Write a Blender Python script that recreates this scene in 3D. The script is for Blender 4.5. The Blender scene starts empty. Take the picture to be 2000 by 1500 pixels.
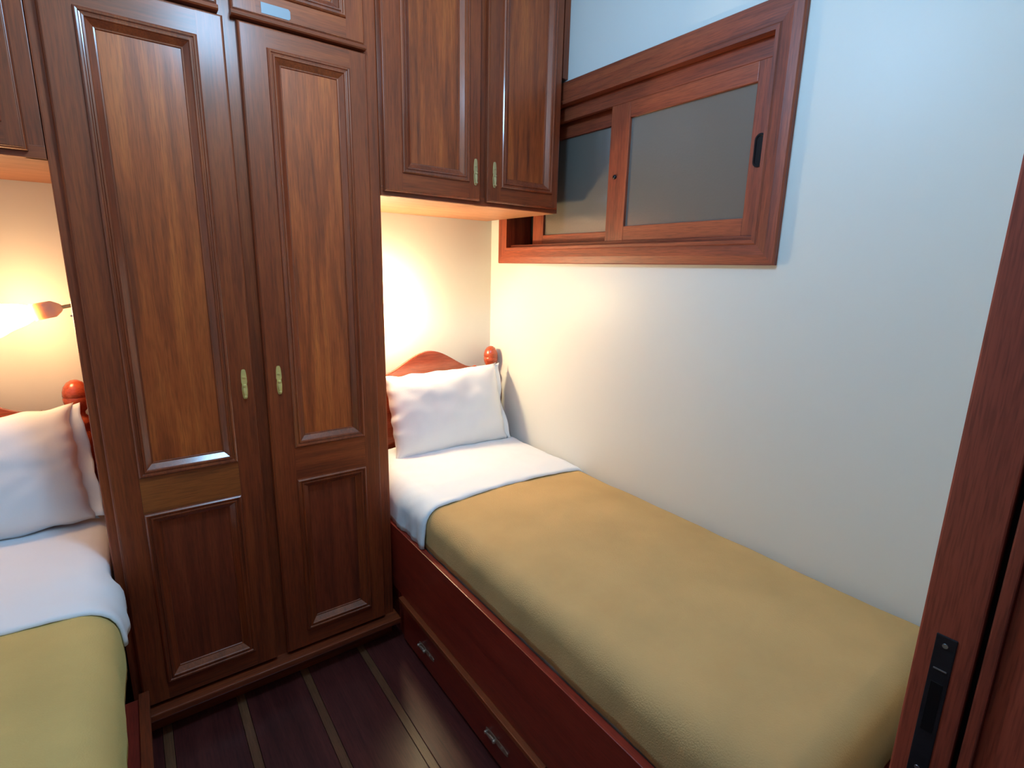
import bpy, bmesh, math, random
from mathutils import Vector, Matrix, noise
random.seed(7)
S = bpy.context.scene
C = S.collection
PI = math.pi

# ------------------------------------------------------------ camera, world, lights, exposure
cd = bpy.data.cameras.new('camera'); cam = bpy.data.objects.new('camera', cd); C.objects.link(cam)
cd.sensor_fit = 'HORIZONTAL'; cd.sensor_width = 36.0; cd.lens = 1013.0 / 2000.0 * 36.0; cd.clip_start = 0.01
yaw, pit, rol = 0.6365, 0.2175, 0.0228
fw = Vector((math.sin(yaw) * math.cos(pit), math.cos(yaw) * math.cos(pit), -math.sin(pit)))
rt = Vector((math.cos(yaw), -math.sin(yaw), 0)); up = rt.cross(fw)
r2 = rt * math.cos(rol) + up * math.sin(rol); u2 = -rt * math.sin(rol) + up * math.cos(rol)
M4 = Matrix((r2, u2, -fw)).transposed().to_4x4(); M4.translation = (0, 0, 1.45)
cam.matrix_world = M4
S.camera = cam

W = bpy.data.worlds.new('world'); S.world = W; W.use_nodes = True
bg = W.node_tree.nodes['Background']; bg.inputs[0].default_value = (0.55, 0.66, 0.85, 1); bg.inputs[1].default_value = 0.05

LAMP = Vector((0.355, 0.95, 2.32))           # bulb of the ceiling lamp in the middle of the room
ld = bpy.data.lights.new('ceiling_bulb', 'POINT'); ld.energy = 28.5; ld.color = (0.345, 0.66, 1.04); ld.shadow_soft_size = 0.11
ceiling_bulb = bpy.data.objects.new('ceiling_bulb', ld); C.objects.link(ceiling_bulb); ceiling_bulb.location = LAMP
S.view_settings.view_transform = 'Standard'; S.view_settings.look = 'None'
S.view_settings.exposure = 0.40; S.view_settings.gamma = 1.0; S.view_settings.use_curve_mapping = False

# ------------------------------------------------------------ room measures
WX, BY, LX, FY, CZ = 1.53, 2.275, -0.93, 0.157, 2.68
WL, WR, WF = -0.118, 0.722, 1.74     # wardrobe left, right, front

# ------------------------------------------------------------ materials
def newmat(n):
    m = bpy.data.materials.new(n); m.use_nodes = True
    nt = m.node_tree; b = nt.nodes['Principled BSDF']
    return m, nt, b
def wood(n, dark, mid, light, axis='z', rough=0.42, coat=0.5, streak=1.0, sheen=None):
    m, nt, b = newmat(n); N = nt.nodes; L = nt.links
    tc = N.new('ShaderNodeTexCoord'); oi = N.new('ShaderNodeObjectInfo')
    add = N.new('ShaderNodeVectorMath'); add.operation = 'ADD'
    sc = N.new('ShaderNodeVectorMath'); sc.operation = 'SCALE'
    cmb = N.new('ShaderNodeCombineXYZ')
    for i in range(3): L.new(oi.outputs['Random'], cmb.inputs[i])
    L.new(cmb.outputs[0], sc.inputs[0]); sc.inputs['Scale'].default_value = 7.0
    L.new(tc.outputs['Object'], add.inputs[0]); L.new(sc.outputs[0], add.inputs[1])
    def tex(along, across, scale, detail, dist):
        mp = N.new('ShaderNodeMapping')
        s = [across] * 3; s['xyz'.index(axis)] = along
        mp.inputs['Scale'].default_value = s
        L.new(add.outputs[0], mp.inputs['Vector'])
        t = N.new('ShaderNodeTexNoise'); t.inputs['Scale'].default_value = scale
        t.inputs['Detail'].default_value = detail; t.inputs['Distortion'].default_value = dist
        L.new(mp.outputs[0], t.inputs['Vector']); return t
    big = tex(0.55, 7.0, 3.2, 4.0, 0.7)
    fine = tex(1.6, 60.0, 3.0, 5.0, 0.2)
    pore = tex(7.0, 130.0, 3.0, 2.0, 0.0)
    r = N.new('ShaderNodeValToRGB'); e = r.color_ramp.elements
    e[0].position = 0.30; e[0].color = (*dark, 1); e[1].position = 0.74; e[1].color = (*light, 1)
    k = r.color_ramp.elements.new(0.50); k.color = (*mid, 1)
    mixv = N.new('ShaderNodeMix'); mixv.data_type = 'FLOAT'; mixv.inputs[0].default_value = 0.38 * streak
    L.new(big.outputs['Fac'], mixv.inputs[2]); L.new(fine.outputs['Fac'], mixv.inputs[3])
    L.new(mixv.outputs[0], r.inputs[0])
    pr = N.new('ShaderNodeMapRange'); pr.inputs[1].default_value = 0.36; pr.inputs[2].default_value = 0.55
    pr.inputs[3].default_value = 0.72; pr.inputs[4].default_value = 1.0
    L.new(pore.outputs['Fac'], pr.inputs[0])
    rr = N.new('ShaderNodeMapRange'); rr.inputs[3].default_value = 0.86; rr.inputs[4].default_value = 1.14
    L.new(oi.outputs['Random'], rr.inputs[0])
    mul = N.new('ShaderNodeMath'); mul.operation = 'MULTIPLY'
    L.new(pr.outputs[0], mul.inputs[0]); L.new(rr.outputs[0], mul.inputs[1])
    vs = N.new('ShaderNodeVectorMath'); vs.operation = 'SCALE'
    L.new(r.outputs[0], vs.inputs[0]); L.new(mul.outputs[0], vs.inputs['Scale'])
    L.new(vs.outputs[0], b.inputs['Base Color'])
    b.inputs['Roughness'].default_value = rough
    if sheen:      # lacquered fibres reflect a warm, broad lobe
        b.inputs['Roughness'].default_value = 0.58; b.inputs['Specular IOR Level'].default_value = 1.0
        b.inputs['Specular Tint'].default_value = (*sheen, 1)
    b.inputs['Coat Weight'].default_value = coat; b.inputs['Coat Roughness'].default_value = 0.27
    bu = N.new('ShaderNodeBump'); bu.inputs['Strength'].default_value = 0.06; bu.inputs['Distance'].default_value = 0.002
    L.new(fine.outputs['Fac'], bu.inputs['Height']); L.new(bu.outputs[0], b.inputs['Normal'])
    return m
def plain(n, col, rough=0.5, metal=0.0, spec=0.5, bump=0.0, bscale=80, var=0.0, vscale=3, sheen=0.0):
    m, nt, b = newmat(n); N = nt.nodes; L = nt.links
    b.inputs['Base Color'].default_value = (*col, 1); b.inputs['Roughness'].default_value = rough
    b.inputs['Metallic'].default_value = metal; b.inputs['Specular IOR Level'].default_value = spec
    if sheen:
        b.inputs['Sheen Weight'].default_value = sheen; b.inputs['Sheen Roughness'].default_value = 0.5
        b.inputs['Sheen Tint'].default_value = (*[min(1, c * 2.2) for c in col], 1)
    tc = N.new('ShaderNodeTexCoord')
    if var:
        t = N.new('ShaderNodeTexNoise'); t.inputs['Scale'].default_value = vscale; t.inputs['Detail'].default_value = 5
        L.new(tc.outputs['Object'], t.inputs['Vector'])
        mr = N.new('ShaderNodeMapRange'); mr.inputs[1].default_value = 0.25; mr.inputs[2].default_value = 0.75
        mr.inputs[3].default_value = 1 - var; mr.inputs[4].default_value = 1 + var
        L.new(t.outputs['Fac'], mr.inputs[0])
        v = N.new('ShaderNodeVectorMath'); v.operation = 'SCALE'; v.inputs[0].default_value = col
        L.new(mr.outputs[0], v.inputs['Scale']); L.new(v.outputs[0], b.inputs['Base Color'])
    if bump:
        t = N.new('ShaderNodeTexNoise'); t.inputs['Scale'].default_value = bscale; t.inputs['Detail'].default_value = 4
        L.new(tc.outputs['Object'], t.inputs['Vector'])
        bu = N.new('ShaderNodeBump'); bu.inputs['Strength'].default_value = bump; bu.inputs['Distance'].default_value = 0.004
        L.new(t.outputs['Fac'], bu.inputs['Height']); L.new(bu.outputs[0], b.inputs['Normal'])
    return m
def glow(n, col, st):
    m, nt, b = newmat(n)
    b.inputs['Base Color'].default_value = (0.9, 0.88, 0.82, 1)
    b.inputs['Emission Color'].default_value = (*col, 1); b.inputs['Emission Strength'].default_value = st
    return m

D1, D2, D3 = (0.100, 0.0120, 0.0042), (0.225, 0.032, 0.0075), (0.36, 0.067, 0.013)
WARM = (1.0, 0.55, 0.30)
W_V = wood('varnished_wood_upright', D1, D2, D3, 'z', sheen=WARM)
W_H = wood('varnished_wood_level', D1, D2, D3, 'x', sheen=WARM)
W_Y = wood('varnished_wood_deep', D1, D2, D3, 'y', sheen=WARM)
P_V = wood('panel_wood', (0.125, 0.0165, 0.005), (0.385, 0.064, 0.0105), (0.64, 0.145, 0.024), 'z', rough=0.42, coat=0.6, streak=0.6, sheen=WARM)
P_D = wood('shaded_red_panel_wood', (0.070, 0.0085, 0.0045), (0.190, 0.025, 0.0085), (0.31, 0.055, 0.016), 'z', rough=0.42, coat=0.6, streak=0.6, sheen=WARM)  # panel wood with the wardrobe's low shade put into a darker, redder colour
M_V = wood('moulding_wood', D1, D2, D3, 'z', coat=1.0, sheen=WARM)
M_V.node_tree.nodes['Principled BSDF'].inputs['Coat Roughness'].default_value = 0.17
M_H = wood('ledge_wood', D1, D2, D3, 'x', coat=1.0, sheen=WARM)
P_L = wood('pale_rail_wood', (0.22, 0.052, 0.010), (0.35, 0.088, 0.016), (0.44, 0.122, 0.022), 'x')
R1, R2, R3 = (0.14, 0.026, 0.012), (0.290, 0.056, 0.020), (0.40, 0.092, 0.030)
F_Y = wood('red_frame_wood_level', R1, R2, R3, 'y', rough=0.5, coat=0.1)
F_Z = wood('red_frame_wood_upright', R1, R2, R3, 'z', rough=0.5, coat=0.1)
J_Z = wood('door_frame_wood', (0.24, 0.042, 0.024), (0.42, 0.074, 0.038), (0.52, 0.10, 0.05), 'z', rough=0.42, coat=0.1)
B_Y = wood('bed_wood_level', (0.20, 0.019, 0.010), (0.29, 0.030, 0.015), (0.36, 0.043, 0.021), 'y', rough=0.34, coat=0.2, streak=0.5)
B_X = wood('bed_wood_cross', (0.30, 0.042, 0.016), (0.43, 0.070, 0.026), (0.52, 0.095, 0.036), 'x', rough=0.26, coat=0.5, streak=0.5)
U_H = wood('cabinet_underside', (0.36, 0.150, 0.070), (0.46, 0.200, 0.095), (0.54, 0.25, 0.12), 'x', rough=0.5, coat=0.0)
K_Y = wood('dark_plank', (0.050, 0.0100, 0.0090), (0.095, 0.0200, 0.0165), (0.15, 0.034, 0.025), 'y', rough=0.30, coat=0.25)
K_L = wood('pale_strip', (0.105, 0.038, 0.018), (0.155, 0.060, 0.027), (0.21, 0.088, 0.04), 'y', rough=0.30, coat=0.25)
PAINT = plain('wall_paint', (0.69, 0.69, 0.645), 0.42, spec=0.35, bump=0.05, bscale=26, var=0.015, vscale=2)
CEIL = plain('ceiling_paint', (0.80, 0.80, 0.78), 0.7)
LINEN = plain('white_linen', (0.83, 0.85, 0.87), 0.85, spec=0.15, bump=0.06, bscale=220, sheen=0.05)
TICK = plain('mattress_cloth', (0.72, 0.55, 0.45), 0.9, spec=0.1)
WOOL = plain('tan_wool', (0.60, 0.37, 0.155), 0.95, spec=0.08, bump=0.3, bscale=300, var=0.10, vscale=5, sheen=0.25)
WOOL2 = plain('olive_wool', (0.64, 0.45, 0.165), 0.95, spec=0.08, bump=0.3, bscale=300, var=0.10, vscale=5, sheen=0.25)
BRASS = plain('aged_brass', (0.80, 0.60, 0.20), 0.36, metal=0.35)
BRASSD = plain('dull_brass', (0.62, 0.47, 0.22), 0.32, metal=0.5)
PEWTER = plain('dull_pewter', (0.50, 0.36, 0.26), 0.36, metal=0.6)
IRON = plain('dark_iron', (0.030, 0.026, 0.032), 0.42, metal=0.5, bump=0.15, bscale=60, var=0.25, vscale=30)
BLACK = plain('black_metal', (0.012, 0.012, 0.014), 0.3, metal=0.4)
STEEL = plain('steel', (0.42, 0.43, 0.46), 0.3, metal=0.9)
ENAMEL = plain('white_enamel', (0.90, 0.82, 0.70), 0.4)
PORC = plain('pale_porcelain', (0.88, 0.78, 0.66), 0.4)
PORC.node_tree.nodes['Principled BSDF'].inputs['Subsurface Weight'].default_value = 1.0
PORC.node_tree.nodes['Principled BSDF'].inputs['Subsurface Scale'].default_value = 0.02
PORC.node_tree.nodes['Principled BSDF'].inputs['Subsurface Radius'].default_value = (1.0, 0.95, 0.9)
DARK = plain('dark_void', (0.015, 0.013, 0.013), 0.8)
STICK = plain('pale_sticker', (0.27, 0.27, 0.27), 0.45)
BULB = glow('lit_frosted_glass', (1.0, 0.58, 0.26), 44.0)
BULB_R = glow('bright_frosted_glass', (1.0, 0.82, 0.48), 200.0)
DOME = glow('lit_dome_glass', (0.70, 0.86, 1.0), 3.0)
def frosted():
    m, nt, b = newmat('frosted_glass'); N = nt.nodes; L = nt.links
    b.inputs['Base Color'].default_value = (0.150, 0.133, 0.110, 1)
    b.inputs['Roughness'].default_value = 0.24; b.inputs['Specular IOR Level'].default_value = 1.0
    b.inputs['Coat Weight'].default_value = 1.0; b.inputs['Coat Roughness'].default_value = 0.20
    tc = N.new('ShaderNodeTexCoord'); t = N.new('ShaderNodeTexNoise'); t.inputs['Scale'].default_value = 160
    L.new(tc.outputs['Object'], t.inputs['Vector'])
    bu = N.new('ShaderNodeBump'); bu.inputs['Strength'].default_value = 0.25; bu.inputs['Distance'].default_value = 0.002
    L.new(t.outputs['Fac'], bu.inputs['Height']); L.new(bu.outputs[0], b.inputs['Normal'])
    return m
GLASS = frosted()

# ------------------------------------------------------------ mesh helpers
def box(bm, x0, x1, y0, y1, z0, z1, bev=0.0, mi=0, seg=2):
    tmp = bmesh.new()
    bmesh.ops.create_cube(tmp, size=1)
    for v in tmp.verts:
        v.co = ((x0 + x1) / 2 + v.co.x * (x1 - x0), (y0 + y1) / 2 + v.co.y * (y1 - y0), (z0 + z1) / 2 + v.co.z * (z1 - z0))
    if bev: bmesh.ops.bevel(tmp, geom=tmp.edges[:], offset=bev, segments=seg, affect='EDGES', profile=0.6)
    merge(bm, tmp, mi)
def merge(bm, tmp, mi=0):
    vm = {}
    for v in tmp.verts: vm[v] = bm.verts.new(v.co)
    for f in tmp.faces:
        try:
            g = bm.faces.new([vm[v] for v in f.verts]); g.material_index = mi; g.smooth = f.smooth
        except ValueError: pass
    tmp.free()
def BX(x0, x1, y0, y1, z0, z1, bev=0.002):
    bm = bmesh.new(); box(bm, min(x0, x1), max(x0, x1), y0, y1, z0, z1, bev); return bm
def rings(bm, loops, closed=True, smooth=False, mi=0, cap0=False, cap1=False):
    """bridge equal-length vertex loops"""
    vs = [[bm.verts.new(p) for p in lp] for lp in loops]
    n = len(vs[0])
    for a, b in zip(vs, vs[1:]):
        for i in range(n if closed else n - 1):
            j = (i + 1) % n
            f = bm.faces.new((a[i], a[j], b[j], b[i])); f.smooth = smooth; f.material_index = mi
    if cap0: bm.faces.new(list(reversed(vs[0]))).material_index = mi
    if cap1: bm.faces.new(vs[-1]).material_index = mi
    return vs
def rect_profile(bm, x0, x1, z0, z1, prof, y, smooth=False, mi=0):
    """mitred frame in the x-z plane: prof = [(inset, out)], out is towards -y"""
    lp = []
    for d, o in prof:
        lp.append([(x0 + d, y - o, z0 + d), (x1 - d, y - o, z0 + d), (x1 - d, y - o, z1 - d), (x0 + d, y - o, z1 - d)])
    rings(bm, lp, smooth=smooth, mi=mi)
def lathe(bm, prof, c, axis='z', n=24, smooth=True):
    lp = []
    for r, h in prof:
        ring = []
        for k in range(n):
            a = 2 * PI * k / n; p, q = r * math.cos(a), r * math.sin(a)
            if axis == 'z': ring.append((c[0] + p, c[1] + q, c[2] + h))
            elif axis == 'x': ring.append((c[0] + h, c[1] + p, c[2] + q))
            else: ring.append((c[0] + p, c[1] + h, c[2] + q))
        lp.append(ring)
    rings(bm, lp, smooth=smooth, cap0=True, cap1=True)
def poly_y(bm, pts, y0, y1, bev=0.0):
    """extrude an x-z outline from y0 to y1"""
    tmp = bmesh.new()
    a = [tmp.verts.new((x, y0, z)) for x, z in pts]; b = [tmp.verts.new((x, y1, z)) for x, z in pts]
    n = len(pts)
    fa = tmp.faces.new(a); fb = tmp.faces.new(list(reversed(b)))
    for i in range(n): tmp.faces.new((a[(i + 1) % n], a[i], b[i], b[(i + 1) % n]))
    bmesh.ops.recalc_face_normals(tmp, faces=tmp.faces[:])
    if bev:
        ed = [e for e in tmp.edges if (e in fa.edges or e in fb.edges)]
        bmesh.ops.bevel(tmp, geom=ed, offset=bev, segments=2, affect='EDGES')
    merge(bm, tmp)
ROOT = {}
def wloc(o): return ROOT[o.name]
def obj(name, bm, mat, parent=None, recalc=True):
    if recalc: bmesh.ops.recalc_face_normals(bm, faces=bm.faces[:])
    lo = Vector((1e9,) * 3); hi = -lo
    for v in bm.verts:
        for i in range(3): lo[i] = min(lo[i], v.co[i]); hi[i] = max(hi[i], v.co[i])
    c = (lo + hi) / 2
    if parent is None: c.z = lo.z
    for v in bm.verts: v.co -= c
    me = bpy.data.meshes.new(name); bm.to_mesh(me); bm.free()
    for m in (mat if isinstance(mat, (list, tuple)) else [mat]): me.materials.append(m)
    o = bpy.data.objects.new(name, me); C.objects.link(o)
    ROOT[o.name] = c.copy()
    if parent is not None:
        o.parent = parent; o.location = c - wloc(parent)
    else: o.location = c
    return o
def tag(o, label, cat=None, group=None, kind=None):
    o['label'] = label
    if cat: o['category'] = cat
    if group: o['group'] = group
    if kind: o['kind'] = kind
    return o
def thing(name, loc, label, cat=None, group=None, kind=None):
    o = bpy.data.objects.new(name, None); C.objects.link(o); o.location = loc
    o.empty_display_size = 0.05
    ROOT[o.name] = Vector(loc)
    return tag(o, label, cat, group, kind)
def clone(o, name, parent, loc):
    c = o.copy(); c.name = name; C.objects.link(c); c.parent = parent
    ROOT[c.name] = Vector(loc); c.location = Vector(loc) - (wloc(parent) if parent else Vector())
    return c
def smooth_by(o, ang=40):
    for p in o.data.polygons: p.use_smooth = True
    try: o.data.set_sharp_from_angle(angle=math.radians(ang))
    except Exception: pass
    return o

# ------------------------------------------------------------ room shell
YD0 = -0.06                                   # corridor side of the front wall
fl = thing('floor', (0.3, 1.0, -0.03), 'dark red-brown plank floor with thin pale strips between the planks', kind='structure')
base = obj('subfloor', BX(LX - .1, WX + .1, YD0, BY + .1, -0.05, -0.012, 0), DARK, fl)
PER, SX = 0.2105, 0.1505
ks = range(-6, 7)
pk = st = None
for k in ks:
    x0 = SX + k * PER
    a, b = x0 + 0.0265, x0 + PER
    cx = (a + b) / 2
    if cx - 0.09 < WX and cx + 0.09 > LX:
        if pk is None: pk = obj('plank', BX(a, b - .001, YD0, BY, -0.012, 0.0, .0015), K_Y, fl)
        else: clone(pk, 'plank', fl, (cx - .0005, (YD0 + BY) / 2, -0.006))
    if LX < x0 < WX - .02:
        if st is None: st = obj('strip', BX(x0, x0 + .0255, YD0, BY, -0.012, -0.0005, .001), K_L, fl)
        else: clone(st, 'strip', fl, (x0 + .01275, (YD0 + BY) / 2, -0.00625))

def struct(name, bm, mat, label): return tag(obj(name, bm, mat), label, kind='structure')
struct('wall_back', BX(LX - .15, WX + .15, BY, BY + .15, 0, CZ, 0), PAINT, 'cream painted back wall behind the two headboards')
struct('wall_left', BX(LX - .15, LX, FY, BY, 0, CZ, 0), PAINT, 'cream painted wall on the far side of the left bed')
WY0, WY1, WZ0, WZ1 = 0.85, 2.125, 1.53, 2.12  # hole for the window
bm = bmesh.new()
box(bm, WX, WX + .15, YD0, BY, 0, WZ0); box(bm, WX, WX + .15, YD0, BY, WZ1, CZ)
box(bm, WX, WX + .15, YD0, WY0, WZ0, WZ1); box(bm, WX, WX + .15, WY1, BY, WZ0, WZ1)
struct('wall_right', bm, PAINT, 'pale painted wall with the sliding window, along the right bed')
JX, JL, JT = 0.80, -0.10, 2.12               # door opening right, left, top
bm = bmesh.new()
box(bm, LX - .15, JL - .035, YD0, FY, 0, CZ); box(bm, JX + .035, WX, YD0, FY, 0, CZ); box(bm, JL - .035, JX + .035, YD0, FY, JT + .03, CZ)
struct('wall_front', bm, PAINT, 'painted wall around the doorway the view looks through')
struct('ceiling', BX(LX - .15, WX + .15, YD0, BY + .15, CZ, CZ + .1, 0), CEIL, 'white ceiling above the cabinets')

# ------------------------------------------------------------ door frame at the right edge of the view
dr = thing('door_1', (0.35, 0.05, 0), 'red-brown wooden door frame with a dark iron strike plate at the foot of the bed', kind='structure')
def jamb(sx, x, nm):
    bm = bmesh.new()
    box(bm, *sorted((x, x + sx * .034)), 0.102, FY + .004, 0, JT, .0025)
    o = obj('jamb', bm, J_Z, dr)
    bm = bmesh.new()
    box(bm, *sorted((x + sx * .004, x + sx * .034)), 0.083, 0.096, 0, JT, .002)
    obj('stop_bead', bm, J_Z, dr)
    bm = bmesh.new()
    box(bm, *sorted((x + sx * .014, x + sx * .034)), YD0 - .004, 0.083, 0, JT, .001)
    obj('jamb_lining', bm, J_Z, dr)
    obj('groove', BX(x + sx * .02, x + sx * .034, 0.096, 0.102, 0, JT, 0), DARK, dr)
jamb(1, JX, 'r'); jamb(-1, JL, 'l')
obj('head_jamb', BX(JL, JX, YD0, FY, JT, JT + .03, .002), J_Z, dr)
bm = bmesh.new(); box(bm, JX - .0015, JX + .004, 0.1205, 0.1425, 0.785, 1.003, .0012)
sp = tag(obj('strike_plate', bm, IRON, dr), 'dark worn iron strike plate')
bm = bmesh.new(); box(bm, JX - .0022, JX + .002, 0.125, 0.138, 0.86, 0.935, .0006); obj('keyhole', bm, BLACK, sp)
for zz in (0.99, 0.80):
    bm = bmesh.new(); lathe(bm, [(0.0032, -.0028), (0.0032, -.001)], (JX, 0.1315, zz), 'x', 10); obj('screw', bm, STEEL, sp)
bm = bmesh.new(); box(bm, JX - .0026, JX, 0.1245, 0.1385, 0.9535, 0.9555, .0003); obj('bolt_lip', bm, STEEL, sp)

# ------------------------------------------------------------ window
wn = thing('window_1', (WX, 1.49, WZ0), 'red-brown wooden sliding window with two frosted dark panes above the bed', kind='structure')
CY0, CY1, CZ0, CZ1 = 0.793, 2.185, 1.478, 2.19   # casing, outer
IY0, IY1, IZ0, IZ1 = 0.866, 2.110, 1.551, 2.105  # casing, inner
def casing(pts, mat):
    """mitred board: pts = outer a, outer b, inner b, inner a in (y, z)"""
    bm = bmesh.new()
    lv = []
    (oa, ob, ib, ia) = [Vector(p) for p in pts]
    for t, d in ((0, 0.0), (0, .014), (.05, .02), (.40, .022), (.80, .020), (.86, .024), (1, .024), (1, 0.0)):
        p = oa.lerp(ia, t); q = ob.lerp(ib, t)
        lv.append([(WX - d, p.x, p.y), (WX - d, q.x, q.y)])
    rings(bm, lv, closed=False)
    bm.verts.ensure_lookup_table()
    n = len(lv)
    bm.faces.new([bm.verts[2 * i] for i in range(n)]); bm.faces.new([bm.verts[2 * i + 1] for i in reversed(range(n))])
    return obj('casing_board', bm, mat, wn)
casing([(CY0, CZ0), (CY1, CZ0), (IY1, IZ0), (IY0, IZ0)], F_Y)
casing([(CY0, CZ1), (CY1, CZ1), (IY1, IZ1), (IY0, IZ1)], F_Y)
casing([(CY0, CZ0), (CY0, CZ1), (IY0, IZ1), (IY0, IZ0)], F_Z)
casing([(CY1, CZ0), (CY1, CZ1), (IY1, IZ1), (IY1, IZ0)], F_Z)
X1 = WX + .13
obj('sill_lining', BX(WX - .003, X1, WY0, WY1, WZ0, IZ0 - .001, .001), F_Y, wn)
obj('head_lining', BX(WX - .003, X1, WY0, WY1, IZ1 + .001, WZ1, .001), F_Y, wn)
obj('side_lining', BX(WX - .003, X1, WY0, IY0 - .001, IZ0 - .001, IZ1 + .001, .001), F_Z, wn)
obj('side_lining', BX(WX - .003, X1, IY1 + .001, WY1, IZ0 - .001, IZ1 + .001, .001), F_Z, wn)
obj('head_track', BX(WX + .012, WX + .03, IY0 - .001, IY1, 2.052, IZ1 + .001, .0015), F_Y, wn)
obj('sill_track', BX(WX + .002, WX + .012, IY0 - .001, IY1, IZ0 - .001, IZ0 + .013, .0015), F_Y, wn)
obj('back_board', BX(X1 - .006, X1, WY0, WY1, WZ0, WZ1, 0), DARK, wn)
def sash(y0, y1, z0, z1, x0, x1, sl, sr, st_, sb, nm):
    bm = bmesh.new()
    box(bm, x0, x1, y0, y0 + sr, z0, z1, .002); box(bm, x0, x1, y1 - sl, y1, z0, z1, .002)
    box(bm, x0 + .0003, x1, y0 + sr, y1 - sl, z1 - st_, z1, .002, 1); box(bm, x0 + .0003, x1, y0 + sr, y1 - sl, z0, z0 + sb, .002, 1)
    sx = obj('sash', bm, [F_Z, F_Y], wn)
    obj('pane', BX(x0 + .011, x0 + .016, y0 + sr - .005, y1 - sl + .005, z0 + sb - .005, z1 - st_ + .005, 0), GLASS, sx)
    return sx
s1 = sash(0.868, 1.497, 1.5525, 2.062, WX + .014, WX + .044, .092, .056, .064, .066, 'front')
s2 = sash(1.42, 2.005, 1.5525, 2.075, WX + .054, WX + .084, .075, .06, .075, .055, 'rear')
# recessed pull on the near stile, round knob on the far stile of the front sash
bm = bmesh.new()
def stadium(cx, cz, w, h, n=10):
    pts = []; r = w / 2
    for k in range(n + 1): a = PI * k / n; pts.append((cx + r * math.cos(a), cz + h / 2 - r + r * math.sin(a)))
    for k in range(n + 1): a = PI + PI * k / n; pts.append((cx + r * math.cos(a), cz - h / 2 + r + r * math.sin(a)))
    return pts
def stad_x(x, cy, cz, w, h): return [(x, p, q) for p, q in stadium(cy, cz, w, h)]
xf = WX + .014
lp = [stad_x(xf + .0005, .894, 1.807, .034, .094), stad_x(xf - .003, .894, 1.807, .034, .094), stad_x(xf - .003, .894, 1.807, .026, .084), stad_x(xf - .0005, .894, 1.807, .022, .078)]
rings(bm, lp, cap0=True, cap1=True)
tag(obj('finger_pull', bm, BLACK, s1), 'black oval finger pull')
bm = bmesh.new(); lathe(bm, [(.007, .001), (.0085, -.003), (.006, -.007), (.001, -.008)], (xf, 1.462, 1.80), 'x', 14)
obj('knob', bm, BLACK, s1)

# ------------------------------------------------------------ brass pulls
def pull_mesh(w=.0165, h=.092, drop=True):
    """upright brass plate in x-z facing -y, back at y=0"""
    bm = bmesh.new(); pts = []
    n = 40
    for k in range(n):
        t = 2 * PI * k / n; z = math.cos(t); s = math.sin(t)
        ww = 1.0 - 0.22 * math.exp(-((z) / .16) ** 2) + 0.10 * math.exp(-((z - .12) / .1) ** 2)
        e = (abs(s) ** .45) * (1 if s >= 0 else -1)
        pts.append((w / 2 * e * ww, h / 2 * z))
    poly_y(bm, pts, 0, -.0025, .0008)
    lathe(bm, [(.0042, -.001), (.0056, -.007), (.0040, -.0105), (.0005, -.0115)], (0, 0, -.004), 'y', 12)
    # drop leaf below the knuckle
    lv = []
    for i in range(9):
        t = i / 8; z = -.006 - t * .030; r = .0022 + .0034 * math.sin(PI * (.25 + .75 * t)) ** 1
        y = -.006 - .003 * t
        lv.append([(r * math.cos(a), y + .55 * r * math.sin(a), z) for a in [2 * PI * j / 10 for j in range(10)]])
    rings(bm, lv, smooth=True, cap0=True, cap1=True)
    lathe(bm, [(.003, -.002), (.0046, -.008), (.0036, -.0115), (.0005, -.0125)], (0, 0, -.037), 'y', 12)
    # keyhole boss above
    lathe(bm, [(.0040, -.001), (.0040, -.0042), (.0024, -.0046)], (0, 0, .022), 'y', 12)
    return bm
def put_pull(x, y, z, mat, parent, rot=None, scale=1.0):
    bm = pull_mesh()
    M = Matrix.Translation((x, y, z)) @ (rot if rot is not None else Matrix.Identity(4)) @ Matrix.Scale(scale, 4)
    bmesh.ops.transform(bm, matrix=M, verts=bm.verts)
    o = obj('handle', bm, mat, parent); o['label'] = 'small brass drop pull'
    return smooth_by(o, 35)

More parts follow.
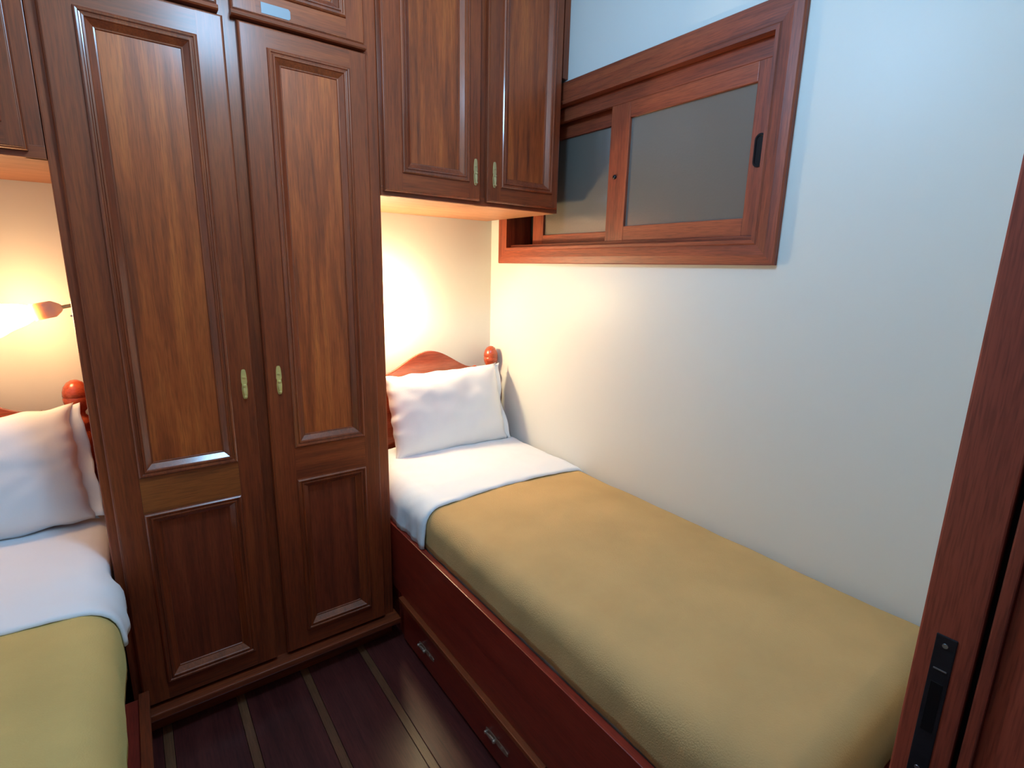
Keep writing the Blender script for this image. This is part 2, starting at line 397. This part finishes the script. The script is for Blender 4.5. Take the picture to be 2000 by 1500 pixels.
# ------------------------------------------------------------ panelled doors
MOULD = [(0, -.001), (0, .0), (.0015, .0055), (.005, .0085), (.009, .0078), (.0108, .0042), (.0135, .0036), (.0155, .0062), (.0195, .0056),
         (.0215, .0018), (.0345, -.0095), (.0375, -.0100), (.0390, -.0135), (.0415, -.0140)]
def panel_door(parent, x0, x1, z0, z1, yb, th, panels, handle=None, name='door', rail_mat=None, flat=False, hmat=None):
    """panels = [(px0,px1,pz0,pz1)] outer edges of the mouldings; front face at yb-th"""
    yf = yb - th
    bm = bmesh.new()
    ax0 = min(p[0] for p in panels); ax1 = max(p[1] for p in panels)
    # stiles
    e = .007
    box(bm, x0 + e, ax0, yf, yb, z0 + e, z1 - e, 0); box(bm, ax1, x1 - e, yf, yb, z0 + e, z1 - e, 0)
    ps = sorted(panels, key=lambda p: p[2])
    zs = [z0 + e] + [q for p in ps for q in (p[2], p[3])] + [z1 - e]
    rails = [(zs[2 * i], zs[2 * i + 1]) for i in range(len(zs) // 2)]
    for i, (a, b) in enumerate(rails):
        if rail_mat is not None and i == 1: continue
        box(bm, ax0, ax1, yf + .0003, yb, a, b, 0, 1)
    rect_profile(bm, x0, x1, z0, z1, [(0, 0), (0, th - .0085), (.0008, th - .0065), (.0028, th - .0035), (.0042, th - .0030), (.0050, th - .0005), (e + .0005, th)], yb, mi=0)
    o = obj(name, bm, [W_V, W_H], parent)
    if rail_mat is not None:
        a, b = rails[1]
        bm = bmesh.new(); box(bm, ax0 + .0003, ax1 - .0003, yf - .0002, yb, a + .0003, b - .0003, .0006)
        t = obj('rail', bm, rail_mat, o); t['label'] = 'paler orange-brown middle rail'
    for (a, b, c, d) in panels:
        bm = bmesh.new(); rect_profile(bm, a, b, c, d, MOULD, yf)
        obj('moulding', bm, M_V, o)
        m = .0385
        bm = bmesh.new(); box(bm, a + m, b - m, yf + .0135, yb, c + m, d - m, 0)
        obj('panel', bm, P_D if d < 1.0 else P_V, o)  # lower panels get the wood with shade in its colour
    if handle: put_pull(handle[0], yf, handle[1], hmat or BRASS, o)
    return o

# ------------------------------------------------------------ wardrobe
wd = thing('wardrobe', ((WL + WR) / 2, 2.0, 0), 'tall dark varnished wooden wardrobe with panelled doors, between the two beds', 'wardrobe')
ZT = 2.62
obj('side_panel', BX(WL, WL + .02, WF + .02, BY - .002, 0, ZT, .001), W_V, wd)
obj('side_panel', BX(WR - .02, WR, WF + .02, BY - .002, 0, ZT, .001), W_V, wd)
obj('back_panel', BX(WL + .02, WR - .02, BY - .02, BY - .002, .05, ZT - .02, 0), W_V, wd)
obj('top_panel', BX(WL + .02, WR - .02, WF + .02, BY - .02, ZT - .02, ZT, 0), W_H, wd)
obj('shelf', BX(WL + .02, WR - .02, WF + .02, BY - .02, 2.085, 2.105, 0), W_H, wd)
obj('bottom_panel', BX(WL + .02, WR - .02, WF + .02, BY - .02, .10, .118, 0), W_H, wd)
def stile_bead(x0, x1):
    bm = bmesh.new(); box(bm, x0, x1, WF, WF + .02, .10, ZT, .004); return bm
obj('stile', stile_bead(WL, WL + .06), W_V, wd)
obj('stile', stile_bead(WR - .06, WR), W_V, wd)
obj('stile', BX(.27, .34, WF + .002, WF + .02, .10, ZT, .001), W_V, wd)
obj('cross_rail', BX(WL + .06, .27, WF + .001, WF + .02, 2.08, 2.125, .001), W_H, wd)
obj('cross_rail', BX(.34, WR - .06, WF + .001, WF + .02, 2.08, 2.125, .001), W_H, wd)
obj('base_ledge', BX(WL + .002, WR + .010, WF - .052, WF + .02, .080, .103, .004), M_H, wd)
obj('plinth', BX(WL + .01, WR - .01, WF + .012, WF + .03, 0, .080, .001), W_H, wd)
DB, DT = .113, 2.094
panel_door(wd, -.096, .287, DB, DT, WF, .021, [(-.030, .222, .850, 2.030), (-.030, .222, .176, .740)], (.2585, 1.091), rail_mat=P_L)
panel_door(wd, .320, .682, DB, DT, WF, .021, [(.390, .626, .862, 2.040), (.390, .626, .180, .750)], (.3575, 1.093))
def lip(parent, x0, x1):
    bm = bmesh.new()
    lv = []
    for k in range(9):
        a = -PI / 2 + PI * k / 8
    pr = [(WF, 2.100), (WF - .024, 2.100), (WF - .028, 2.103), (WF - .029, 2.107), (WF - .027, 2.112), (WF - .021, 2.114), (WF, 2.114)]
    rings(bm, [[(x0, y, z) for y, z in pr], [(x1, y, z) for y, z in pr]], cap0=True, cap1=True)
    o = obj('lower_lip', bm, W_H, parent); return o
for (x0, x1) in ((-.096, .276), (.308, .678)):
    o = panel_door(wd, x0, x1, 2.114, 2.60, WF, .021, [(x0 + .062, x1 - .058, 2.172, 2.545)])
    lip(o, x0 - .001, x1 + .001)
    if x0 > 0:
        bm = bmesh.new()
        poly_y(bm, [(.384, 2.124), (.456, 2.124), (.4605, 2.1285), (.4605, 2.1465), (.456, 2.151), (.384, 2.151)], WF - .0205, WF - .0218)
        t = obj('sticker', bm, STICK, o); t['label'] = 'blank pale bluish sticker strip'

# ------------------------------------------------------------ wall cabinets above the beds
CBZ = 1.683
def cabinet(xa, xb, label, group, doors, handles, filler):
    t = thing('wall_cabinet', ((xa + xb) / 2, 2.0, CBZ), label, 'cabinet', group)
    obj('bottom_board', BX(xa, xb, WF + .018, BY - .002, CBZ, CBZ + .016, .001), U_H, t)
    obj('top_board', BX(xa, xb, WF + .018, BY - .002, 2.60, 2.62, .001), W_H, t)
    obj('back_board', BX(xa + .016, xb - .016, BY - .014, BY - .002, CBZ + .016, 2.60, 0), W_V, t)
    obj('side_panel', BX(xa, xa + .016, WF + .018, BY - .002, CBZ + .016, 2.60, .001), W_V, t)
    obj('side_panel', BX(xb - .016, xb, WF + .018, BY - .002, CBZ + .016, 2.60, .001), W_V, t)
    bm = bmesh.new()
    box(bm, xa, xb, WF, WF + .018, CBZ, CBZ + .03, .0015, 1); box(bm, xa, xb, WF, WF + .018, 2.58, 2.62, .0015, 1)
    box(bm, xa, xa + .04, WF + .0005, WF + .018, CBZ, 2.62, .0015); box(bm, xb - .04, xb, WF + .0005, WF + .018, CBZ, 2.62, .0015)
    m = (doors[0][1] + doors[1][0]) / 2
    box(bm, m - .03, m + .03, WF + .001, WF + .018, CBZ, 2.62, .0015)
    obj('face_frame', bm, [W_V, W_H], t)
    for (x0, x1), h in zip(doors, handles):
        panel_door(t, x0, x1, 1.697, 2.59, WF, .021, [(x0 + .062, x1 - .045 if x0 > 1.12 else x1 - .05, 1.758, 2.53)] if h and h > x0 + (x1 - x0) / 2 else [(x0 + .060, x1 - .036, 1.752, 2.53)],
                   (h, 1.795) if h else None, hmat=BRASSD)
    if filler:
        bm = bmesh.new(); box(bm, xb, WX - .001, WF - .004, WF + .016, 2.2, 2.62, .002); obj('filler_strip', bm, W_V, t)
    return t
cabinet(WR + .001, 1.500, 'dark varnished two-door wall cabinet with brass pulls above the right bed', 'cabinets above the beds',
        [(.731, 1.1055), (1.136, 1.486)], [1.082, 1.166], True)
cabinet(LX + .004, WL - .001, 'dark varnished wall cabinet above the left bed, cut off by the picture edge', 'cabinets above the beds',
        [(LX + .02, -.55), (-.52, -.150)], [-.575, -.496], False)

# ------------------------------------------------------------ beds
def arc(cx, cz, r, a0, a1, n): return [(cx + r * math.cos(math.radians(a0 + (a1 - a0) * k / n)), cz + r * math.sin(math.radians(a0 + (a1 - a0) * k / n))) for k in range(n + 1)]
def section(xs, zb, xw, step=.018, rf=.065, rw=.04, zt=.617, arch=.016):
    """cross-section of a made bed, aisle side to wall side (x grows towards the wall)"""
    p = []
    zc = zt - rf
    n = max(2, int((zc - zb) / step))
    for k in range(n): p.append((xs, zb + (zc - zb) * k / n))
    p += arc(xs + rf, zc, rf, 180, 90, 7)
    x0, x1 = xs + rf, xw - rw; n = int((x1 - x0) / step)
    for k in range(1, n):
        t = k / n; p.append((x0 + (x1 - x0) * t, zt + arch * math.sin(PI * t) - .008 * t))
    p += arc(x1, zt - .008 - rw, rw, 90, 0, 5)
    p += [(xw, zt - .008 - rw - .03), (xw, zt - .008 - rw - .06)]
    return p
def normals(p):
    out = []
    for i in range(len(p)):
        a = Vector(p[max(0, i - 1)]); b = Vector(p[min(len(p) - 1, i + 1)]); d = (b - a).normalized()
        out.append((-d.y, d.x))
    return out
def cover(name, sec, mx, ys, off, amp, freq, mat, xw, foot=None, thick=.006, seed=0, fold=None, sidefold=0.0, skew=0.0):
    """cloth shell over the section; ys list of y; foot: y where it turns down"""
    nrm = normals(sec); bm = bmesh.new(); rows = []
    zb = sec[0][1]
    for y in ys:
        drop = 0.0; yy = y
        if foot and y < foot:
            s = foot - y; r = .055
            if s < r * PI / 2: yy = foot - r * math.sin(s / r); drop = r * (1 - math.cos(s / r))
            else: yy = foot - r; drop = r + (s - r * PI / 2)
        row = []
        for i, ((x, z), (nx, nz)) in enumerate(zip(sec, nrm)):
            d = off
            if fold: d += fold(y)
            q = Vector((x * freq + seed, y * freq, z * freq))
            w = noise.noise(q) + .5 * noise.noise(q * 2.3)
            d += amp * w
            px, pz = x + nx * d, z + nz * d
            side = max(0.0, min(1.0, (.617 - .03 - z) / .1)) if i < len(sec) // 2 else 0
            if sidefold and side: px += nx * sidefold * side * (noise.noise(Vector((seed, y * 16, 1.3))) + .4 * noise.noise(Vector((seed, y * 37, 4.3))) + .3)
            pz = pz - drop * max(0.0, 1.0)
            if drop: pz = max(pz, .30)
            px = min(px, xw)
            yo = yy + skew * (x - sec[0][0])
            row.append((mx(px), yo, pz))
        rows.append(row)
    rings(bm, rows, closed=False, smooth=True)
    o = obj(name, bm, mat)
    md = o.modifiers.new('thick', 'SOLIDIFY'); md.thickness = thick; md.offset = -1
    return o
def frange(a, b, n): return [a + (b - a) * k / n for k in range(n + 1)]

def pillow_mesh(w, h, t, seed, nu=44, nv=30):
    bm = bmesh.new(); sides = []
    for s in (1, -1):
        g = []
        for j in range(nv + 1):
            v = -1 + 2 * j / nv; row = []
            for i in range(nu + 1):
                u = -1 + 2 * i / nu
                th = (max(0, 1 - abs(u) ** 3.2) ** .55) * (max(0, 1 - abs(v) ** 2.8) ** .6)
                q = Vector((u * 2.2 + seed, v * 1.8, s * .7)); wr = .05 * noise.noise(q) + .022 * noise.noise(q * 3.1)
                edge = .045 * (1 - abs(u) ** 8) * (abs(v) ** 6) ; edge2 = .075 * (1 - abs(v) ** 6) * (abs(u) ** 6)
                wav = .010 * noise.noise(Vector((u * 5 + seed, v * 5, 9)))
                x = u * w / 2 * (1 - edge2) + wav * abs(u) ** 4; z = v * h / 2 * (1 - edge) + wav * abs(v) ** 4
                y = s * t / 2 * th * (1 + 2.2 * wr) + .004 * noise.noise(Vector((u * 3, v * 3, seed)))
                row.append((x, -y, z))
            g.append(row)
        sides.append(g)
    for g in sides:
        rings(bm, g, closed=False, smooth=True)
    bmesh.ops.remove_doubles(bm, verts=bm.verts[:], dist=.0006)
    return bm
def sleeve_flap(w, h, side, seed):
    """open end of the pillow case"""
    bm = bmesh.new(); rows = []
    for i in range(9):
        u = i / 8; row = []
        for j in range(22):
            v = -1 + 2 * j / 21
            x = side * (w / 2 - .035 + .048 * u + .006 * noise.noise(Vector((v * 4, u, seed))))
            y = .012 + .022 * u * (1 - abs(v)) + .007 * u * math.sin(v * 7 + seed) - .02 * u * abs(v)
            row.append((x, y, v * h / 2 * (.93 + .05 * u)))
        rows.append(row)
    rings(bm, rows, closed=False, smooth=True)
    return bm

def bed(which):
    R = which == 'right'
    mx = (lambda x: x) if R else (lambda x: .604 - x)
    word = 'right' if R else 'left'
    xw = WX - .004
    t = thing('bed', (mx(1.13), 1.25, 0), 'red-brown wooden single bed with drawers against the wall below the window' if R else
              'red-brown wooden single bed at the left picture edge, mostly under blanket', 'bed', 'single beds beside the wardrobe')
    def bb(name, x0, x1, y0, y1, z0, z1, mat, bev=.002, par=None):
        a, b = sorted((mx(x0), mx(x1)))
        return obj(name, BX(a, b, y0, y1, z0, z1, bev), mat, par or t)
    Y0, Y1 = .185, 2.235
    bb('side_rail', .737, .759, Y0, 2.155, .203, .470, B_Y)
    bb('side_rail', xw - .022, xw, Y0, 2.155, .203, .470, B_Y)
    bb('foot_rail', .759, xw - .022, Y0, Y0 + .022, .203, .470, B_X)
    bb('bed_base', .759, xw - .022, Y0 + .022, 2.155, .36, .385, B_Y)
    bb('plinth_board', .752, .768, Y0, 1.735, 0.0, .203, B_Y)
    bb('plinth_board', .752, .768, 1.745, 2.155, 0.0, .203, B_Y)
    bb('plinth_board', .768, xw, Y0, Y0 + .02, 0.0, .203, B_X)
    dx = .738 if R else .702
    bx0, bx1 = (.719, .741) if R else (.680, .706)
    for (a, b) in ((.812, 1.68), (.20, .800)):
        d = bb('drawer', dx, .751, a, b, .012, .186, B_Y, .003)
        bd = bb('bead', bx0, bx1, a, b, .187, .2025, W_Y, .002, d)
        bd['label'] = 'brown bead strip along the drawer top'
        for yy in ((1.482, 1.032) if a > .5 else (.62, .38)):
            rot = Matrix.Rotation(-PI / 2 if R else PI / 2, 4, 'Z') @ Matrix.Rotation(PI / 2, 4, 'Y')
            bm = pull_mesh(); bmesh.ops.transform(bm, matrix=Matrix.Translation((mx(dx), yy, .088)) @ rot @ Matrix.Scale(1.25, 4), verts=bm.verts)
            h = obj('handle', bm, PEWTER, d); h['label'] = 'dull metal drop pull'; smooth_by(h, 35)
    # headboard: double S crest with little shoulders
    pts = []
    cx, hw = 1.128, .325
    crest = []
    for k in range(41):
        u = -1 + 2 * k / 40; a = abs(u)
        if a < .78: z = .965 + .098 * (.5 + .5 * math.cos(PI * a / .78)) ** .95
        elif a < .82: z = .965 + .006
        else: z = .958 - .012 * math.sin(PI * (a - .82) / .18)
        crest.append((cx + hw * u, z))
    pts = crest + [(cx + hw, .40), (cx - hw, .40)]
    bm = bmesh.new(); poly_y(bm, [(mx(x), z) for x, z in pts], 2.185, 2.207, .003)
    obj('headboard', bm, B_X, t)
    # turned posts
    prof = [(.030, 0), (.033, .01), (.033, .80), (.036, .83), (.037, .86), (.034, .885), (.026, .90), (.034, .912), (.035, .922), (.028, .934), (.0175, .946), (.0175, .954),
            (.024, .962), (.031, .974), (.0355, .990), (.0365, 1.004), (.0352, 1.006), (.0352, 1.009), (.0365, 1.011), (.035, 1.026), (.030, 1.042), (.021, 1.055), (.010, 1.062), (.001, 1.064)]
    for x in (.776, 1.481):
        bm = bmesh.new(); lathe(bm, prof, (mx(x), 2.194, 0), 'z', 28); obj('post', bm, B_X, t)
    # mattress
    xs = .768 if R else .766
    sm = section(xs, .386, xw - .024, zt=.60, arch=.010)
    bm = bmesh.new(); lv = []
    for y, s in ((.275, .96), (.285, 1), (2.14, 1), (2.15, .96)):
        lv.append([(mx(.77 + .36 + (x - 1.13) * s), y, .49 + (z - .49) * s) for x, z in sm])
    rings(bm, lv, cap0=True, cap1=True)
    tag(obj('mattress', bm, TICK), 'mattress hidden under the sheet and blanket of the %s bed' % word, 'mattress', 'mattresses')
    # sheet, blanket
    side_x = .763 if R else .712
    zlow = .474 if R else .435
    sec = section(side_x, zlow, xw - .006)
    if not R: sec = section(side_x, zlow, xw - .006, rf=.085)
    FOLD = 1.517 if R else 1.478
    ysheet = frange(FOLD, FOLD + .03, 6) + frange(FOLD + .035, 2.145, 60)[0:]
    def lipf(y):
        s = (y - FOLD) / .02
        return .013 if s > 1 else .004 + .009 * math.sqrt(max(0, 1 - (1 - max(0, s)) ** 2))
    if not R:
        # wardrobe leaves less room behind its front, so the sheet is tucked in there
        pass
    ssec = sec if R else section(side_x, .50, xw - .006, rf=.085)
    sh = cover('bed_sheet', ssec, mx, ysheet, .0, .0042, 13, LINEN, xw, thick=.004, seed=3 if R else 11, fold=lipf, sidefold=.010)
    if not R:
        for v in sh.data.vertices:
            wy = v.co.y + ROOT[sh.name].y; wx = v.co.x + ROOT[sh.name].x
            if wy > 1.66:
                k = min(1, (wy - 1.66) / .05); lim = -.125
                if wx > lim: v.co.x -= (wx - lim) * k
    tag(sh, 'white sheet folded back over the blanket of the %s bed' % ('right' if R else 'left'), 'sheet', 'white bed sheets')
    ybl = [FOLD + .05] + frange(FOLD + .03, .30, 70) + frange(.295, .06, 26)
    bl = cover('blanket', sec, mx, ybl, .001, .0035, 6, WOOL if R else WOOL2, xw, foot=.305, thick=.004, seed=5 if R else 17, sidefold=.004)
    tag(bl, 'tan wool blanket tucked over the right bed' if R else 'olive-yellow wool blanket on the bed at the left picture edge', 'blanket', 'wool blankets')
    return t
bed('right'); bed('left')

def place_pillow(label, loc, tilt, yawr, w, h, t, seed, side, roll=0.0):
    bm = pillow_mesh(w, h, t, seed)
    M = Matrix.Translation(loc) @ Matrix.Rotation(yawr, 4, 'Z') @ Matrix.Rotation(tilt, 4, 'X') @ Matrix.Rotation(roll, 4, 'Y')
    bmesh.ops.transform(bm, matrix=M, verts=bm.verts)
    o = tag(obj('pillow', bm, LINEN), label, 'pillow', 'white pillows')
    if side:
        bm = sleeve_flap(w, h, side, seed); bmesh.ops.transform(bm, matrix=M, verts=bm.verts)
        f = obj('case_flap', bm, LINEN, o); md = f.modifiers.new('thick', 'SOLIDIFY'); md.thickness = .003
    return o
place_pillow('plump white pillow leaning on the headboard of the right bed', (1.160, 2.065, .800), math.radians(-17), math.radians(-1), .61, .39, .155, 2.0, 1, math.radians(-1))
place_pillow('white pillow leaning on the headboard of the left bed', (-.470, 2.045, .803), math.radians(-17), math.radians(2), .622, .378, .15, 6.5, 1, math.radians(-4))

# ------------------------------------------------------------ reading lamps on the wardrobe sides
def reading_lamp(side, label):
    x0 = WL if side < 0 else WR
    y, z = (2.075, 1.315) if side < 0 else (2.165, 1.315)
    k = 1.0 if side < 0 else 0.72
    X = lambda d: x0 + side * d
    t = thing('wall_lamp', (x0, y, z - .05), label, 'lamp', 'reading lamps on the wardrobe sides')
    bm = bmesh.new()
    lp = []
    for d, s in ((.0005, 1), (.010, 1), (.014, .86)):
        lp.append([(X(d), y + p * s, z + q * s) for p, q in stadium(0, 0, .06, .085)])
    rings(bm, lp, cap0=True, cap1=True); obj('back_plate', bm, ENAMEL, t)
    ax = Matrix.Translation((X(.012), y, z)) @ (Matrix.Identity(4) if side > 0 else Matrix.Rotation(PI, 4, 'Z')) @ Matrix.Rotation(math.radians(12), 4, 'Y')
    def turned(name, prof, mat, n=20):
        bm = bmesh.new(); lathe(bm, [(a, b * k) for a, b in prof], (0, 0, 0), 'x', n); bmesh.ops.transform(bm, matrix=ax, verts=bm.verts); return obj(name, bm, mat, t)
    turned('arm', [(.004, -.004), (.0055, 0), (.0055, .036), (.003, .040)], BRASSD, 12)
    turned('socket_cup', [(.006, .032), (.012, .036), (.0235, .052), (.0245, .055), (.0245, .100), (.026, .102)], PORC)
    bm = bmesh.new(); lv = []          # ruffled tulip glass
    for q in range(15):
        u = q / 14; h = .1025 + .085 * u; rr = .020 + .012 * math.sin(min(1, u * 2.2) * PI / 2) + .020 * u ** 2.2
        lv.append([((h + .010 * u ** 3 * math.cos(6 * a)) * k, rr * (1 + .10 * u ** 2 * math.cos(6 * a)) * math.cos(a), rr * (1 + .10 * u ** 2 * math.cos(6 * a)) * math.sin(a)) for a in [2 * PI * w / 36 for w in range(36)]])
    rings(bm, lv, smooth=True, cap0=True, cap1=True)
    bmesh.ops.transform(bm, matrix=ax, verts=bm.verts)
    obj('glass_shade', bm, BULB if side < 0 else BULB_R, t)
    bm = bmesh.new(); box(bm, *sorted((X(.013), X(.028))), y - .003, y + .003, z - .036, z - .031, .001); obj('switch', bm, STEEL, t)
    return t
reading_lamp(-1, 'lit wall reading lamp with frosted glass shade over the left bed')
reading_lamp(1, 'lit wall reading lamp over the right bed, hidden behind the wardrobe edge')

# ------------------------------------------------------------ ceiling lamp above the aisle (lights the room, above the view)
cl = thing('ceiling_lamp', (LAMP.x, LAMP.y, CZ), 'round ceiling lamp above the aisle, out of view', 'lamp')
bm = bmesh.new(); lathe(bm, [(.06, 0), (.06, -.02), (.012, -.03), (.012, -.19), (.09, -.205), (.10, -.225), (.09, -.232)], (LAMP.x, LAMP.y, CZ), 'z', 28); obj('fitting', bm, ENAMEL, cl)
ceiling_bulb.parent = cl; ceiling_bulb.location = LAMP - Vector((LAMP.x, LAMP.y, CZ))
